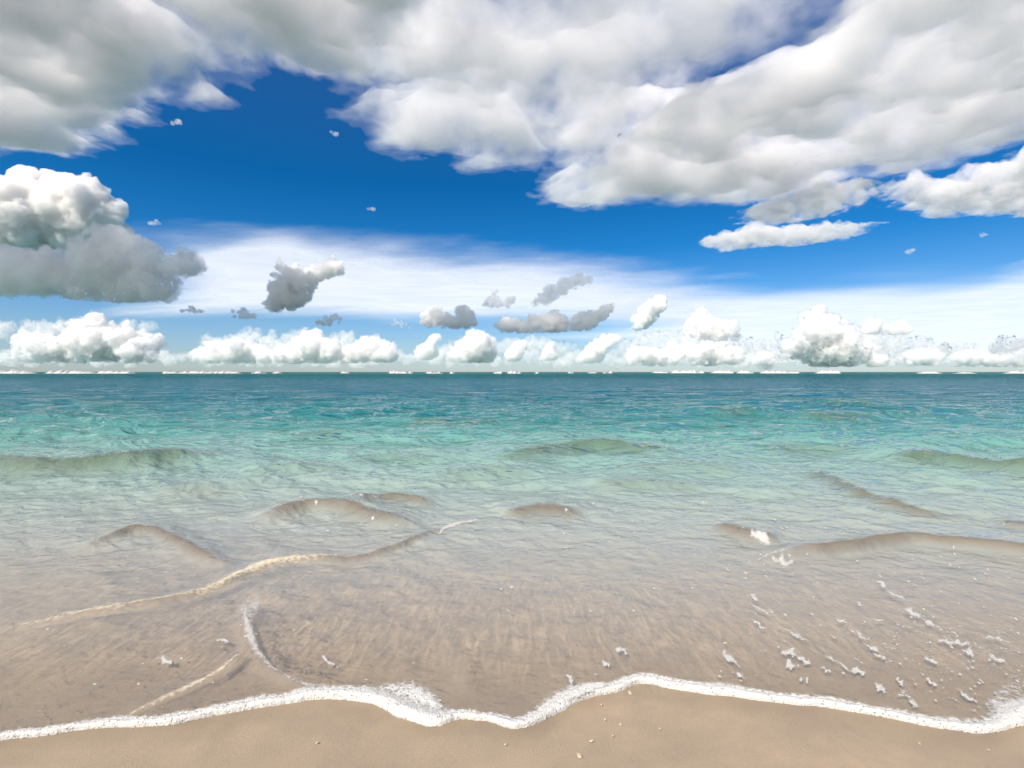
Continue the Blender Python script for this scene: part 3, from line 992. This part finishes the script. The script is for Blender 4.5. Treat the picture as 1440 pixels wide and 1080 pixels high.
def foam_material(name, col, lo, hi, lace=34.0, depth=.9, bub=260.0):
    """froth: white where it is thick, open lace where it thins out (mesh attribute cover)"""
    m, N, L, out = nodes(name)
    tc = N('TexCoord')
    p = N('BsdfPrincipled')
    p.inputs['Base Color'].default_value = (*col, 1)
    p.inputs['Roughness'].default_value = .5
    p.inputs['IOR'].default_value = 1.33
    p.inputs['Subsurface Weight'].default_value = .25
    p.inputs['Subsurface Radius'].default_value = (.010, .009, .008)
    p.inputs['Subsurface Scale'].default_value = .4
    av = N('Attribute', attribute_name='cover')
    nz = N('TexNoise', Scale=lace, Detail=5.0, Roughness=.65, Distortion=.6)
    vo = N('TexVoronoi', Scale=lace * 1.7)
    vb = N('TexVoronoi', Scale=bub)
    vc = N('TexVoronoi', Scale=bub * .6)
    for t in (nz, vo, vb, vc):
        L(tc.outputs['Object'], t.inputs['Vector'])
    mixn = N('Math', operation='MULTIPLY_ADD')          # noise + holes of the lace
    L(vo.outputs['Distance'], mixn.inputs[0])
    mixn.inputs[1].default_value = .5
    L(nz.outputs[0], mixn.inputs[2])
    a1 = N('Math', operation='MULTIPLY_ADD')
    L(mixn.outputs[0], a1.inputs[0])
    a1.inputs[1].default_value = depth
    a1.inputs[2].default_value = -depth * .75
    a2 = N('Math', operation='ADD')
    L(a1.outputs[0], a2.inputs[0])
    L(av.outputs['Fac'], a2.inputs[1])
    mr = N('MapRange', interpolation_type='SMOOTHSTEP')
    mr.inputs['From Min'].default_value = lo
    mr.inputs['From Max'].default_value = hi
    L(a2.outputs[0], mr.inputs[0])
    # an uncovered rim stays uncovered
    rim = N('MapRange')
    rim.inputs['From Max'].default_value = .12
    L(av.outputs['Fac'], rim.inputs[0])
    al = N('Math', operation='MULTIPLY')
    L(mr.outputs[0], al.inputs[0])
    L(rim.outputs[0], al.inputs[1])
    # burst bubbles leave small open pits
    sc = N('SeparateColor')
    L(vc.outputs['Color'], sc.inputs[0])
    g1 = N('Math', operation='GREATER_THAN')
    L(sc.outputs[0], g1.inputs[0])
    g1.inputs[1].default_value = .84
    pit = N('MapRange', interpolation_type='SMOOTHSTEP')
    pit.inputs['From Min'].default_value = .15
    pit.inputs['From Max'].default_value = .5
    pit.inputs['To Min'].default_value = .75
    pit.inputs['To Max'].default_value = 0
    L(vc.outputs['Distance'], pit.inputs[0])
    pm = N('Math', operation='MULTIPLY')
    L(g1.outputs[0], pm.inputs[0])
    L(pit.outputs[0], pm.inputs[1])
    pi_ = N('Math', operation='SUBTRACT')
    pi_.inputs[0].default_value = 1
    L(pm.outputs[0], pi_.inputs[1])
    al2 = N('Math', operation='MULTIPLY')
    L(al.outputs[0], al2.inputs[0])
    L(pi_.outputs[0], al2.inputs[1])
    L(al2.outputs[0], p.inputs['Alpha'])
    b1 = N('Bump')
    b1.inputs['Strength'].default_value = .6
    b1.inputs['Distance'].default_value = .004
    b1.invert = True
    L(vb.outputs['Distance'], b1.inputs['Height'])
    b2 = N('Bump')
    b2.inputs['Strength'].default_value = .35
    b2.inputs['Distance'].default_value = .010
    b2.invert = True
    L(vc.outputs['Distance'], b2.inputs['Height'])
    L(b1.outputs[0], b2.inputs['Normal'])
    L(b2.outputs[0], p.inputs['Normal'])
    L(p.outputs[0], out.inputs['Surface'])
    return m


FOAM = foam_material('sea_foam', (.58, .565, .545), .34, .95, bub=190)
THIN = foam_material('thin_foam', (.50, .48, .455), .34, 1.05)
CREAM = foam_material('cream_highlight', (.66, .57, .44), .30, 1.0, lace=24.0, depth=.8)  # cream colour stands in for the sunlit glint along ripple crests
PATCH = foam_material('patch_foam', (.54, .52, .495), .34, 1.1, lace=60.0, depth=1.1)
BREAKER = foam_material('breaker_foam', (.60, .60, .59), -.9, -.8)
fr_ = np.random.default_rng(99)


def px_scale(v):
    """metres per photo pixel on the ground at row v: across, and in depth"""
    Y = CAM_H * F / (v - HOR)
    return Y / F, Y * Y / (CAM_H * F)


def water_z(x, y):
    return np.maximum(sea_height(x, y, np.full(len(x), .01)) + .004, bed(x, y) + .0115)


def with_cover(me, c):
    at = me.attributes.new('cover', 'FLOAT', 'POINT')
    at.data.foreach_set('value', np.asarray(c, np.float32))
    return me


def foam_roll(name, centre, height, label, back=2.3, lump=1.0):
    """a low roll of froth along a line, steep on the beach side, thinning out to lace behind: rows are (u, v, width in photo pixels)"""
    P = spline(centre, 900)
    G = np.array([ground_pt(u, v)[:2] for u, v, _ in P])
    wid = np.maximum(P[:, 2], 1) * np.array([px_scale(v)[0] for _, v, _ in P])
    s = np.concatenate([[0], np.cumsum(np.hypot(*np.diff(G, axis=0).T))])
    n = max(60, int(s[-1] / .0045))
    t = np.linspace(0, s[-1], n)
    gx, gy, w = np.interp(t, s, G[:, 0]), np.interp(t, s, G[:, 1]), np.interp(t, s, wid)
    # small scallops of the leading edge
    sc = .010 * fbm(np.column_stack([t * 7, 0 * t, 0 * t + 8]), 4) + .004 * fbm(np.column_stack([t * 45, 0 * t, 0 * t + 18]), 3)
    tx, ty = np.gradient(gx), np.gradient(gy)
    k = np.ones(9) / 9
    tx, ty = np.convolve(np.pad(tx, 4, 'edge'), k, 'valid'), np.convolve(np.pad(ty, 4, 'edge'), k, 'valid')
    ln = np.hypot(tx, ty)
    nx, ny = -ty / ln, tx / ln                      # towards the sea
    gx, gy = gx + nx * sc, gy + ny * sc
    m = 34
    a = np.linspace(0, 1, m) ** 1.35
    A, T = np.meshgrid(a, np.arange(n))
    A, T = A.ravel(), T.ravel()
    taper = np.clip(np.minimum(t, t[-1] - t) / .12, 0.05, 1) ** .5
    w = w * (1 + .45 * lump * fbm(np.column_stack([t * 5, 0 * t, 0 * t + 30]), 4))
    h = height * (.6 + .4 * w / w.mean()) * taper * (1 + .5 * lump * fbm(np.column_stack([t * 9, 0 * t, 0 * t + 3]), 4))
    D = A * back * w[T]                               # metres behind the leading edge
    r = D / w[T]
    prof = np.where(r < .35, np.sqrt(np.clip(1 - (1 - r / .35) ** 2, 0, 1)), np.exp(-((r - .35) / .45) ** 2)) * h[T]
    off = D - .5 * w[T]
    x, y = gx[T] + nx[T] * off, gy[T] + ny[T] * off
    q = np.column_stack([x, y, 0 * x])
    u = 720 + x / y * F
    inside = np.clip(((edge_v(u) - (HOR + CAM_H * F / y)) + 6) / 12, 0, 1)
    zb = np.where(r < .05, bed(x, y) - .003, np.maximum(bed(x, y) + .002, inside * water_z(x, y) + (1 - inside) * (bed(x, y) + .002)) + .002)
    z = zb + prof * (1 + .3 * fbm(q * 20, 4, .55)) +   .0018 * fbm(q * 85, 3, .6) * np.clip(r * 3, 0, 1) * (r < 1.5)
    cov = np.where(r < .6, 1.25, 1.25 * np.clip(1 - (r - .6) / (back - .6), 0, 1) ** 1.1)
    cov = cov * np.clip(r / .05 + .35, 0, 1)
    a0 = (np.arange(n - 1)[:, None] * m + np.arange(m - 1)).ravel()
    me = mesh_from(name, np.column_stack([x, y, z]), np.stack([a0, a0 + m, a0 + m + 1, a0 + 1], 1))
    return link(name, with_cover(me, cov), FOAM, label, 'foam')


EDGE_W = [(-2500, 24), (-200, 24), (0, 22), (130, 20), (230, 24), (300, 22), (380, 24), (480, 28), (530, 34), (570, 46), (610, 46), (640, 20), (690, 17), (725, 20), (750, 24), (790, 32), (830, 34), (860, 20),
          (900, 20), (950, 20), (1030, 24), (1100, 20), (1180, 21), (1250, 23), (1330, 26), (1390, 30), (1420, 40), (1440, 46), (1500, 36), (1700, 24), (2700, 24), (4000, 24)]
ew = np.array(EDGE_W, float)
us_ = np.arange(-1100, 2600, 12.0)
foam_roll('foam_roll', [(u, edge_v(u) - 1, np.interp(u, ew[:, 0], ew[:, 1]) * .52) for u in us_], .013, 'long white frothy roll of foam along the scalloped edge of the water on the sand')


def foam_sheet(name, outline, label, mat=None, soft=.16, group=None, top=1.0, towards=None, hgt=.002):
    """flat lacy foam lying on the water inside an outline given in photo pixels"""
    pts = np.asarray(outline, float)
    lo, hi = pts.min(0) - 2, pts.max(0) + 2
    us = np.arange(lo[0], hi[0] + 1, 1.0)
    vs = np.arange(lo[1], hi[1] + .7, .7)
    Ug, Vg = np.meshgrid(us, vs)
    P = np.stack([Ug.ravel(), Vg.ravel()], 1)
    sd = poly_sd(P, pts)
    size = math.sqrt(abs(0.5 * np.sum(pts[:, 0] * np.roll(pts[:, 1], -1) - pts[:, 1] * np.roll(pts[:, 0], -1))))
    c = np.clip(sd / (soft * size), 0, 1) * top
    if towards is not None:
        c = c * np.clip((P[:, 1] - lo[1]) / (hi[1] - lo[1]), .0, 1) ** towards
    Y = CAM_H * F / (P[:, 1] - HOR)
    x = Y * (P[:, 0] - 720) / F
    # thicker in the middle of a patch
    z = water_z(x, Y) + .0015 + hgt * np.minimum(c, 1)
    nx = len(us)
    a0 = (np.arange(len(vs) - 1)[:, None] * nx + np.arange(nx - 1)).ravel()
    quad = np.stack([a0, a0 + nx, a0 + nx + 1, a0 + 1], 1)
    quad = quad[(c[quad] > 0).any(1)]
    used = np.unique(quad)
    rm = np.full(len(P), -1)
    rm[used] = np.arange(len(used))
    me = mesh_from(name, np.column_stack([x, Y, z])[used], rm[quad])
    return link(name, with_cover(me, c[used]), mat or THIN, label, 'foam', group)


def foam_strip(name, line, label, mat, top=1.0, soft=.25):
    P = spline(line, 40)
    tx, ty = np.gradient(P[:, 0]), np.gradient(P[:, 1])
    n = np.column_stack([-ty, tx]) / np.hypot(tx, ty)[:, None] * P[:, 2:3] * .55
    size = math.sqrt(np.hypot(tx, ty).sum() * P[:, 2].mean())
    foam_sheet(name, np.concatenate([P[:, :2] + n, (P[:, :2] - n)[::-1]]), label, mat, soft * P[:, 2].mean() / size, top=top)


foam_strip('foam_strand', [(352, 838, 14), (345, 862, 18), (348, 884, 23), (355, 906, 22), (367, 926, 18), (384, 943, 15), (404, 955, 14), (426, 964, 15), (450, 971, 17), (482, 977, 18)], 'frothy white foam strand joining the long roll from the water behind it', THIN, 1.3, .8)
foam_strip('foam_glint_line', [(168, 1013, 6), (200, 1000, 10), (232, 986, 11), (262, 972, 13), (290, 958, 12), (318, 940, 12), (338, 922, 8)], 'thin cream painted glint slanting up from the long roll to the strand', CREAM, 1.0, .75)
foam_strip('foam_glint_line', [(0, 884, 7), (60, 877, 12), (100, 868, 14), (140, 862, 14), (200, 852, 13), (250, 844, 14), (300, 830, 16), (340, 810, 18), (380, 796, 19), (430, 789, 15), (490, 788, 9), (520, 787, 4)], 'cream bright painted glint on the crest of the long bending ripple', CREAM, 1.0, .75)
foam_strip('foam_glint_line', [(617, 757, 4), (622, 748, 6), (640, 741, 7), (660, 736, 6), (672, 733, 4)], 'short white hooked foam line out beyond the bending ripple', THIN, 1.1, .4)
foam_strip('foam_glint_line', [(1052, 797, 6), (1066, 791, 9), (1085, 786, 10), (1105, 783, 9), (1120, 781, 6)], 'white foam at the start of the brown ripple', THIN, .85, .6)
foam_sheet('foam_burst', [(490, 975), (540, 950), (585, 945), (612, 962), (634, 988), (644, 1008), (610, 1014), (560, 998), (520, 984)], 'fan of fresh white foam thrown up behind the long roll, in its middle bend', FOAM, .30, top=1.3, towards=.45, hgt=.008)
foam_sheet('foam_burst', [(1330, 1012), (1365, 985), (1388, 952), (1410, 938), (1460, 930), (1540, 945), (1520, 990), (1440, 1004), (1400, 1018)], 'lacy white foam fan behind the long roll in its last bend', FOAM, .4, top=1.1, towards=.6, hgt=.005)
foam_sheet('foam_burst', [(782, 988), (800, 972), (825, 960), (850, 958), (862, 968), (835, 978), (800, 992)], 'rounded white foam swelling on top of the domed part of the long roll', FOAM, .2, top=1.2, hgt=.008)
foam_sheet('foam_veil', [(260, 1003), (330, 978), (420, 962), (490, 962), (490, 982), (380, 990), (280, 1008)], 'thin milky foam film along the back of the long roll beside the strand', THIN, .3, top=.75)
foam_sheet('foam_veil', [(-60, 1030), (60, 1010), (130, 1000), (230, 992), (240, 1014), (130, 1020), (-60, 1042)], 'thin milky foam film along the back of the long roll under the slanting line', THIN, .3, top=.75)
foam_sheet('foam_veil', [(318, 850), (345, 832), (385, 838), (372, 870), (360, 895), (335, 880)], 'pale ragged foam film at the upper end of the strand', THIN, .3, top=.7)

STREAKS = [
    ((1055, 838), (1067, 846), 8, 'pale round foam patch topping the steep chain under the brown ripple'),
    ((1056, 850), (1092, 873), 6, 'foam dash second in the steep chain under the brown ripple'),
    ((1094, 882), (1138, 904), 7, 'foam dash lowest in the steep chain under the brown ripple'),
    ((1057, 874), (1078, 888), 7, 'short foam dash beside the steep chain, nearer the flow streaks'),
    ((1233, 818), (1246, 827), 7, 'small foam patch topping the long broken chain'),
    ((1243, 830), (1282, 850), 7, 'bent foam dash second from the top of the long broken chain'),
    ((1268, 856), (1301, 871), 9, 'thick foam dash third in the long broken chain'),
    ((1294, 872), (1326, 886), 8, 'foam dash fourth in the long broken chain'),
    ((1316, 900), (1345, 908), 8, 'wavy foam dash fifth in the long broken chain'),
    ((1338, 902), (1366, 911), 9, 'broad foam dash beside the fifth of the long broken chain'),
    ((1352, 914), (1370, 924), 10, 'round foam patch at the foot of the long broken chain'),
    ((1194, 888), (1224, 902), 8, 'slanting foam dash between the two chains'),
    ((1213, 906), (1243, 922), 7, 'slanting foam dash just below the one between the two chains'),
    ((1228, 920), (1246, 928), 6, 'short foam dash under the slanting pair'),
    ((1153, 916), (1196, 943), 9, 'longest foam streak, near the roll below the steep chain'),
    ((1196, 944), (1217, 950), 10, 'foam blob at the tail of the longest streak'),
    ((1100, 914), (1120, 926), 13, 'fluffy foam clump before the longest streak'),
    ((1104, 933), (1124, 942), 14, 'bright fluffy foam clump just below its neighbour before the longest streak'),
    ((1120, 926), (1140, 936), 9, 'thin foam smear between the clumps and the longest streak'),
    ((1155, 940), (1168, 948), 9, 'thin foam scrap under the longest streak'),
    ((1124, 956), (1138, 962), 10, 'round foam dab close above the roll below the fluffy clumps'),
    ((1228, 964), (1248, 976), 10, 'foam dash close above the roll past the longest streak'),
    ((1264, 976), (1292, 996), 10, 'slanting foam dash touching the roll'),
    ((1302, 955), (1318, 966), 8, 'foam dash between the touching dash and the lacy fan'),
    ((1345, 968), (1372, 990), 8, 'foam streak running to the edge of the lacy fan'),
    ((1260, 955), (1272, 966), 8, 'faint foam dab above the dash that touches the roll'),
    ((1300, 925), (1318, 936), 7, 'faint foam dash above the one by the lacy fan'),
    ((1176, 872), (1192, 876), 6, 'thin flat foam dash at the head of the slanting pair'),
    ((1205, 846), (1212, 855), 6, 'small curled foam mark above the slanting pair'),
    ((1220, 872), (1244, 874), 4, 'thin level foam dash beside the head of the slanting pair'),
    ((1085, 788), (1116, 796), 12, 'pale foam raft lodged on the brown ripple'),
    ((1055, 759), (1085, 766), 9, 'pale foam raft in the clear water behind the brown ripple'),
    ((1385, 895), (1420, 905), 7, 'faint foam dash last before the lacy fan'),
    ((1390, 925), (1420, 935), 8, 'foam dash above the lacy fan'),
    ((1010, 918), (1042, 936), 11, 'pale foam clump at the foot of the flow streaks'),
    ((1035, 948), (1050, 956), 8, 'small foam dab under the clump at the foot of the flow streaks'),
    ((452, 925), (470, 938), 7, 'faint foam dab above the join of the strand and the long roll'),
    ((222, 924), (242, 936), 11, 'faint pale foam blot on the sandy shallows above the slanting line'),
    ((305, 898), (322, 906), 10, 'faint foam blot beside the upper end of the short strand'),
    ((866, 912), (882, 924), 9, 'foam dab in the middle shallows above the roll'),
    ((847, 930), (858, 940), 8, 'foam dab between the middle shallows and the domed part of the roll'),
    ((796, 950), (806, 966), 10, 'bright foam dab just behind the domed part of the roll'),
]
for k, (a, b, w, lab) in enumerate(STREAKS):
    a, b = np.array(a, float), np.array(b, float)
    d = (b - a) / np.hypot(*(b - a))
    nn = np.array([-d[1], d[0]])
    top, bot = [], []
    for t in np.linspace(-.08, 1.08, 9):
        c = a + (b - a) * t + nn * fr_.normal() * w * .18
        hw = .8 * w * (math.sin(math.pi * (0.14 + .72 * min(max(t, 0), 1))) ** .7) * fr_.uniform(.6, 1.15)
        top.append(c + nn * hw)
        bot.append(c - nn * hw)
    foam_sheet('foam_patch', top + bot[::-1], lab, PATCH, .26, 'foam patches drifting on the shallows', top=1.12, hgt=.001)

# loose flecks nobody could count
FL = []
for (u0, u1, v0, v1, n) in ((1000, 1500, 780, 960, 260), (1240, 1500, 880, 990, 320), (560, 1000, 740, 960, 70), (0, 560, 880, 1010, 50), (380, 1440, 690, 790, 90)):
    FL.append(np.column_stack([fr_.uniform(u0, u1, n), fr_.uniform(v0, v1, n)]))
FL = np.concatenate(FL)
FL = FL[FL[:, 1] < edge_v(FL[:, 0]) - 14]
nF, nS = len(FL), 10
ang = np.linspace(0, 2 * np.pi, nS, endpoint=False)
rad = (.8 + 1.6 * fr_.exponential(1, nF)).clip(.8, 5)
ru = rad[:, None] * (1 + .3 * fr_.normal(size=(nF, nS)).clip(-1, 1)) * np.cos(ang)
rv = rad[:, None] * .5 * (1 + .3 * fr_.normal(size=(nF, nS)).clip(-1, 1)) * np.sin(ang)
rv += ru * np.clip((FL[:, :1] - 700) / 700, -.1, 1) * .55
uu = np.concatenate([FL[:, :1] + ru, FL[:, :1]], 1)
vv = np.concatenate([FL[:, 1:] + rv, FL[:, 1:]], 1)
Yf_ = CAM_H * F / (vv - HOR)
Xf_ = Yf_ * (uu - 720) / F
Zf_ = water_z(Xf_.ravel(), Yf_.ravel()).reshape(Xf_.shape) + .003
cv = np.zeros_like(Xf_) + .15
cv[:, -1] = 1.3
idx = np.arange(nF)[:, None] * (nS + 1)
tri = np.stack([idx + np.arange(nS), idx + (np.arange(nS) + 1) % nS, np.broadcast_to(idx + nS, (nF, nS))], -1).reshape(-1, 3)
link('foam_flecks', with_cover(mesh_from('foam_flecks', np.column_stack([Xf_.ravel(), Yf_.ravel(), Zf_.ravel()]), tri), cv.ravel()), PATCH, 'tiny white foam flecks strewn over the shallow water', 'foam', kind='stuff')

# ------------------------------------------------------------------ shell fragments on the wet sand


def shell_material():
    m, N, L, out = nodes('shell')
    tc = N('TexCoord')
    nz = N('TexNoise', Scale=260.0, Detail=3.0)
    L(tc.outputs['Object'], nz.inputs['Vector'])
    r = ramp(N, [(.3, (.36, .28, .20)), (.7, (.52, .43, .34))])
    L(nz.outputs[0], r.inputs[0])
    p = N('BsdfPrincipled')
    p.inputs['Roughness'].default_value = .4
    L(r.outputs[0], p.inputs['Base Color'])
    L(p.outputs[0], out.inputs['Surface'])
    return m


SHELL = shell_material()
SHELLS = [(815, 1064, 7.5, 'largest pale shell fragment on the wet sand below the domed part of the foam roll'),
          (832, 1043, 5.5, 'second largest pale shell fragment, above the largest one'),
          (873, 1020, 4, 'pale shell fragment highest up the sand of those below the domed foam'),
          (851, 1013, 3.5, 'small pale shell fragment closest to the foam of those below the domed part'),
          (862, 1036, 3.5, 'small pale shell fragment beside the second largest'),
          (711, 1048, 3, 'small pale shell fragment under the lowest tip of the foam roll'),
          (886, 975, 5, 'pale shell fragment touching the foam roll'),
          (846, 992, 3.5, 'thin shell fragment just under the domed part of the foam roll'),
          (928, 1026, 3, 'small shell fragment apart from the others, under the even stretch of foam'),
          (446, 1046, 3.5, 'small pale shell fragment alone on the sand under the fan of fresh foam'),
          (1293, 1047, 3, 'tiny pale shell fragment on the sand below the long even foam'),
          (1390, 1056, 3, 'tiny shell fragment on the sand below the last bend of the foam')]
for k, (u, v, r, lab) in enumerate(SHELLS):
    iv, jf = ICO[3]
    mm = r * .6 * px_scale(v)[0]
    q = iv * (1.1, .8, 1) * mm
    q = q * (1 + .35 * fbm(iv * 1.3 + 9 * k, 3))[:, None]
    dome = np.where(iv[:, 2] > 0, .42, .10) * mm * (1 + .12 * np.sin(iv[:, 0] * 16))
    q[:, 2] = iv[:, 2] * dome
    c = ground_pt(u, v)
    z = float(bed(np.array([c[0]]), np.array([c[1]]))[0])
    c = ground_pt(u, v, z)
    o = link('shell_fragment', mesh_from('shell_fragment', q, jf), SHELL, lab, 'shell', 'pale shell fragments on the wet sand', loc=(c[0], c[1], z + .004))
    o.rotation_euler = (.1 * fr_.normal(), .1 * fr_.normal(), fr_.uniform(0, 6))

# ------------------------------------------------------------------ breakers on the reef
BREAK = [(-90, -20, 5), (-5, 46, 6.5), (66, 134, 4.5), (138, 188, 5), (230, 248, 4), (252, 338, 5), (355, 372, 4), (384, 394, 3.5), (480, 490, 4), (545, 581, 4.5), (598, 622, 4), (633, 639, 4), (693, 706, 4), (713, 733, 5.5),
         (752, 758, 3.5), (799, 806, 4.5), (826, 839, 3.5), (847, 862, 3.5), (917, 939, 4), (942, 992, 5), (1000, 1031, 5), (1037, 1060, 4.5), (1068, 1124, 4.5), (1148, 1180, 5), (1292, 1322, 3.5), (1345, 1372, 3), (1418, 1470, 4), (1540, 1600, 4)]
def breaker_mesh(u0, u1, hpx, Y, seed):
    px = Y / F
    n = max(10, int((u1 - u0) * 1.6))
    m = 12
    t = np.linspace(0, 1, n)
    A, T = np.meshgrid(np.linspace(0, 1, m), t)
    A, T = A.ravel(), T.ravel()
    x = (u0 - 720 + (u1 - u0) * T) * px
    ends = np.clip(np.minimum(T, 1 - T) / .14, 0, 1) ** .6
    q = np.column_stack([x / (2.6 * px), A * .6, 0 * x + seed])
    h = hpx * px * ends * np.clip(.45 + 1.3 * fbm(q, 4, .65), .05, 1.6)
    off = (A - .4) * 11 * (1 + .4 * perlin(q * .7 + 3))
    z = np.sin(np.pi * A ** .7) * h * (1 + .4 * fbm(q * (3, 6, 1), 3)) - .05
    a = (np.arange(n - 1)[:, None] * m + np.arange(m - 1)).ravel()
    return np.column_stack([x, Y + off, z]), np.stack([a, a + m, a + m + 1, a + 1], 1)


ABOVE = [(0, 'first breaker outside the broad cumulus bank'), (46, 'tall white breaker under the outer edge of the broad cumulus bank'), (134, 'white breaker under the middle of the broad cumulus bank'),
         (188, 'white breaker under the tapering side of the broad cumulus bank'), (338, 'longest white breaker line, under the double humped cumulus'), (581, 'white breaker under the low rounded cumulus'),
         (733, 'tall short white breaker under the small cumulus dome'), (992, 'long white breaker under the knobbly cumulus rank'), (1031, 'white breaker under the end of the knobbly rank'),
         (1060, 'short white breaker under the tiny gap filling cumulus'), (1124, 'long white breaker under the foot of the tallest tower'), (1180, 'white breaker under the middle of the tallest tower')]
for k, (a, b, h) in enumerate(BREAK):
    v, f = breaker_mesh(a, b, h * .8, 455.0, k * 5.3)
    lab = next((t for e, t in ABOVE if abs(e - b) < 1), None)
    grp = 'breakers on the far reef'
    if lab is None:
        lab = 'small white breaker spot on the far reef between the longer breakers'
        grp = 'small breaker spots on the far reef'
    link('breaking_wave', with_cover(mesh_from('breaking_wave', v, f), np.ones(len(v))), BREAKER, lab, 'wave', grp)
